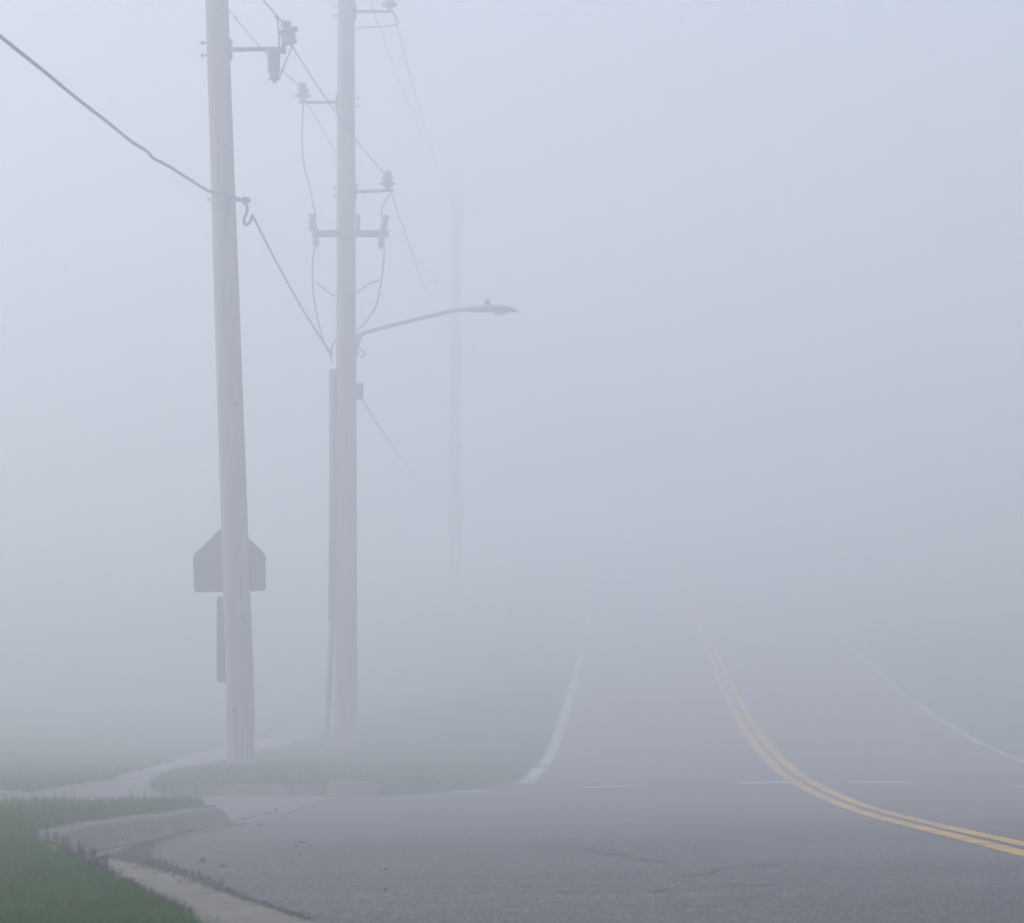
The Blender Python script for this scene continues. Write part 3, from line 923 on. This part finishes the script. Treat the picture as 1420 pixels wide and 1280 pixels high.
clod(383, 1124.5, .028, .022, 'dark lump on the gutter edge past the near kerb end', 'clod')

def blades(n, sampler, zf, h, w, lean, seed, curve=0.5):
    """separate blades: quad + tip triangle"""
    r = np.random.default_rng(seed)
    X, Y = sampler(n, r)
    n = len(X)
    Z = zf(X, Y) - 0.006
    H = r.uniform(h[0], h[1], n) * (1 + (r.random(n) < .03) * r.uniform(.2, .7, n)); W = r.uniform(w[0], w[1], n)
    A = r.uniform(0, 2*np.pi, n); L = np.abs(r.normal(0, lean, n)) ; B = r.uniform(0, 2*np.pi, n)
    wx, wy = np.cos(A) * W / 2, np.sin(A) * W / 2
    dx, dy = np.cos(B) * L * H, np.sin(B) * L * H
    V = np.empty((n, 5, 3))
    V[:, 0] = np.stack([X - wx, Y - wy, Z], -1); V[:, 1] = np.stack([X + wx, Y + wy, Z], -1)
    m = 0.55
    V[:, 2] = np.stack([X + dx*m*curve + wx*.8, Y + dy*m*curve + wy*.8, Z + H*m], -1)
    V[:, 3] = np.stack([X + dx*m*curve - wx*.8, Y + dy*m*curve - wy*.8, Z + H*m], -1)
    V[:, 4] = np.stack([X + dx, Y + dy, Z + H * np.clip(1 - .45 * L, .12, 1)], -1)
    k = np.arange(n) * 5
    F4 = np.stack([k, k+1, k+2, k+3], -1); F3 = np.stack([k+3, k+2, k+4], -1)
    att = np.repeat(np.clip(r.beta(2.2, 2.6, n) + (r.random(n) < .07) * .6, 0, 1), 5)
    return np_mesh('grass', V.reshape(-1, 3), F4, F3, att)

def near_ok(x, y): return y < np.interp(-x, [2.3, 2.9, 4.0, 9.0], [22.42, 19.8, 17.3, 16.6])
def in_walk(x, y):
    L = np.interp(y, SLY, SLX); R = np.interp(y, SRY, SRX)
    w = (x > L + .03) & (x < R - .03) & (y > 24)
    ap = (x < -3.3) & (x > -9.6) & (y > 16.4) & (y < np.interp(-x, [3.3, 3.8, 4.07, 4.1, 5.5, 9.5], [30.9, 29.0, 28.3, 24.1, 23.6, 23.4])) & ~near_ok(x, y)
    return w | ap
def samp(y0, y1, xl_, pw=1.0, edge=0.0):
    def f(n, r):
        Y = y0 + (y1 - y0) * r.random(n) ** pw
        lo = xl_(Y); hi = xback(Y) - edge
        X = lo + (hi - lo) * r.random(n)
        k = ~in_walk(X, Y) & np.where(Y < 23, near_ok(X, Y), True) & (hi > lo)
        return X[k], Y[k]
    return f
fr = lambda Y: -0.1775 * Y - 0.25
g = link('lawn_grass', blades(190000, samp(5.8, 12.6, lambda Y: np.minimum(fr(Y), xback(Y) - .1), edge=0.05), vergez, (.035, .062), (.0028, .005), .55, 1), M['lawn'])
me_ = blades(5000, samp(5.8, 12.8, lambda Y: np.minimum(fr(Y), xback(Y) - .1), edge=0.10), vergez, (.05, .085), (.003, .005), .6, 21)
tag(link('lawn_tufts', me_, M['verge']), 'scattered longer blades and straw in the near mown lawn', 'grass', kind='stuff')
tag(g, 'short dark green mown grass in the near left corner', 'grass', kind='stuff')
g = link('verge_grass', blades(60000, samp(12.4, 22.45, lambda Y: np.minimum(fr(Y), xback(Y) - .1) - .2, edge=0.02), vergez, (.05, .13), (.004, .007), .5, 2), M['verge'])
tag(g, 'longer uneven grass on the verge behind the near kerb', 'grass', kind='stuff')
g = link('island_grass', blades(150000, samp(27.5, 62, lambda Y: -4.3 + 0 * Y, 1.25), vergez, (.05, .14), (.008, .013), .5, 3), M['verge'])
tag(g, 'grass on the island round the feet of the poles', 'grass', kind='stuff')
g = link('field_grass', blades(130000, samp(23.5, 66, lambda Y: -0.1775 * Y - 2.0, 1.2), vergez, (.05, .13), (.011, .017), .5, 4), M['verge'])
tag(g, 'grass field beyond the sidewalk fading into the fog', 'grass', kind='stuff')
# a few tall spiky blades standing up from the verge
def spikes(n, r):
    Y = r.uniform(15.8, 18.2, n); X = -0.1775 * Y + r.uniform(.0, .5, n)
    return X, Y
g = link('tall_grass', blades(40, spikes, vergez, (.12, .22), (.005, .009), .35, 5), M['verge'])
tag(g, 'tall spiky grass blades standing above the verge', 'grass', kind='stuff')

# bare soil and litter along the edge of the lawn
def litter_samp(pixpath, spread, zf):
    P = np.array([tuple(ray_ground(px, py, zf))[:2] for px, py in pixpath])
    d_ = np.concatenate([[0], np.cumsum(np.hypot(*np.diff(P, axis=0).T))])
    def f(n, r):
        t = r.random(n) * d_[-1]
        sp = np.interp(t, d_, spread)
        dens = r.random(n) < np.interp(t, d_, np.array(spread) / max(spread))
        X = np.interp(t, d_, P[:, 0]) + r.normal(0, 1, n) * sp
        Y = np.interp(t, d_, P[:, 1]) + r.normal(0, 1, n) * sp * 1.6
        return X[dens], Y[dens]
    return f
def zgut(x, y):
    return roadz(np.asarray(x, float), y) + 0.005
lp_ = [(430, 1279), (395, 1266), (340, 1248), (300, 1232), (277, 1221), (250, 1212), (222, 1204), (196, 1194), (176, 1190), (190, 1180), (208, 1170), (246, 1158), (300, 1144), (340, 1136), (384, 1126)]
sp_ = [.014, .014, .014, .022, .035, .035, .036, .055, .060, .045, .028, .012, .008, .007, .007]
g = link('leaf_litter', blades(14000, litter_samp(lp_, sp_, roadz), zgut, (.008, .032), (.002, .006), 2.2, 6), M['litter'])
tag(g, 'dark dry plant litter gathered along the gutter edge', 'litter', kind='stuff')
def edge_samp(n, r):
    Y = r.uniform(7.0, 13.3, n); X = xback(Y) + r.normal(.01, .022, n) * np.interp(Y, [7, 9, 11], [.7, 1.0, 1.5])
    k = np.sin(Y * 5.1) + np.sin(Y * 11.3) + r.normal(0, .8, n) > -.6
    return X[k], Y[k]
def zv(x, y): return vergez(x, y) + .004
g = link('edge_litter', blades(4500, edge_samp, zv, (.010, .035), (.003, .006), 1.4, 7), M['litter'])
tag(g, 'dark withered growth along the edge of the mown lawn', 'litter', kind='stuff')

# dark silt under the litter, widest where the gutter turns
for k in range(len(lp_) - 1):
    a, b = ray_ground(*lp_[k], roadz), ray_ground(*lp_[k + 1], roadz)
    ribbon('gutter_silt', [(a.x, a.y), (b.x, b.y)], 0.8 * (sp_[k] + sp_[k + 1]), M['silt'], kerb, roadz, 0.0085, jitter=0.55, seg=0.05)

# weeds with tiers of leaves at the lawn edge
def weed(px, py, h, leaf_mat, name, label, grp, tiers=4, zf=vergez):
    p = ray_ground(px, py, zf)
    root = tag(empty(name, p), label, 'weed', grp)
    mb = MB()
    tipd = Vector((random.uniform(-.2, .2), random.uniform(-.2, .2), 1)) * h
    mb.tube([p - Vector((0, 0, .01)), p + tipd * .5 + Vector((random.uniform(-.01, .01), 0, 0)), p + tipd], [.0025, .002, .0015], 5)
    mb.build('stem', M['stem'], root)
    mb = MB()
    for t in range(tiers):
        f = 0.35 + .65 * (t + 1) / tiers
        c = p + tipd * f
        for k in range(5):
            a = random.uniform(0, 6.28); L = random.uniform(.013, .025) * (1.15 - .4 * f)
            dr = Vector((math.cos(a), math.sin(a), random.uniform(-.5, .3))); sd = Vector((-math.sin(a), math.cos(a), 0))
            mb.add([c, c + dr*L*.5 + sd*L*.38, c + dr*L, c + dr*L*.5 - sd*L*.38, c + dr*L*.55 + Vector((0, 0, .003))], [(0, 4, 1), (1, 4, 2), (2, 4, 3), (3, 4, 0)])
    mb.build('leaves', leaf_mat, root)
wp = [(67, 1176, .075, 'leftmost'), (74, 1180, .06, ''), (90, 1190, .06, ''), (94, 1196, .05, ''), (109, 1200, .065, ''), (114, 1203, .06, ''), (123, 1207, .06, ''), (131, 1212, .065, ''), (136, 1215, .05, ''), (143, 1216, .055, ''), (150, 1220, .07, '')]
ORD = ['leftmost', 'second', 'third', 'fourth', 'fifth', 'sixth', 'seventh', 'eighth', 'ninth', 'tenth', 'eleventh']
for k, (px, py, h, _) in enumerate(wp):
    weed(px, py, h * 1.25, M['weed'], 'purple_weed', ORD[k] + ' dark purple weed from the left along the lawn edge', 'purple weeds along the lawn edge')
for k, (px, py, h) in enumerate(((56, 1182, .05), (60, 1186, .045), (66, 1190, .05), (70, 1192, .05), (75, 1194, .055), (80, 1195, .05))):
    weed(px, py, h, M['weed_green'], 'green_weed', ORD[k] + ' bright yellow-green weed from the left among the purple weeds', 'yellow-green weeds by the kerb', 3)
for k, (px, py, h) in enumerate(((62, 1146, .035), (67, 1144, .04), (72, 1145, .04))):
    weed(px, py, h, M['weed_green'], 'green_weed', ORD[k] + ' yellow-green weed from the left in the verge grass above the kerb', 'yellow-green weeds by the kerb', 3)
# dead leaf on the grass by the kerb
lp0 = ray_ground(141, 1126, vergez)
mb = MB()
for (dx, s_, a) in ((0, 1.0, .3), (-.018, .7, 2.6), (.016, .7, 1.2)):
    c = lp0 + Vector((dx, -.1, .075)); u1 = Vector((math.cos(a), .4, math.sin(a))).normalized() * .026 * s_; v1 = Vector((-u1.z, .3, u1.x)).normalized() * .014 * s_
    mb.add([c - u1, c + v1, c + u1, c - v1, c + Vector((0, -.008, .004))], [(0, 4, 1), (1, 4, 2), (2, 4, 3), (3, 4, 0)])
tag(mb.build('dead_leaf', M['leaf']), 'curled orange dead leaf lying in the grass above the kerb', 'leaf')
# twig in the gutter
mb = MB()
tp = [ray_ground(px, py, roadz) + Vector((0, 0, .02 + .02 * i)) for i, (px, py) in enumerate(((176, 1176), (170, 1172), (164, 1168)))]
mb.tube(tp, [.003, .0025, .0015], 5)
tag(mb.build('twig', M['twig']), 'thin twig poking out of the gutter litter', 'twig')

# ------------------------------------------------------------------ fog
mb = MB()
mb.box((0, 135, 11.6), (420, 400, 27.6))
hz = bpy.data.materials.new('fog'); hz.use_nodes = True
nt = hz.node_tree; nt.nodes.remove(nt.nodes['Principled BSDF'])
pv = N(nt, 'ShaderNodeVolumePrincipled', Density=FOG_DENSITY, Anisotropy=FOG_ANISO)
pv.inputs['Color'].default_value = (*FOG_COLOR, 1)
nt.links.new(pv.outputs[0], nt.nodes['Material Output'].inputs['Volume'])
tag(mb.build('haze', hz), 'dense pale fog filling the whole place', 'fog', kind='stuff')
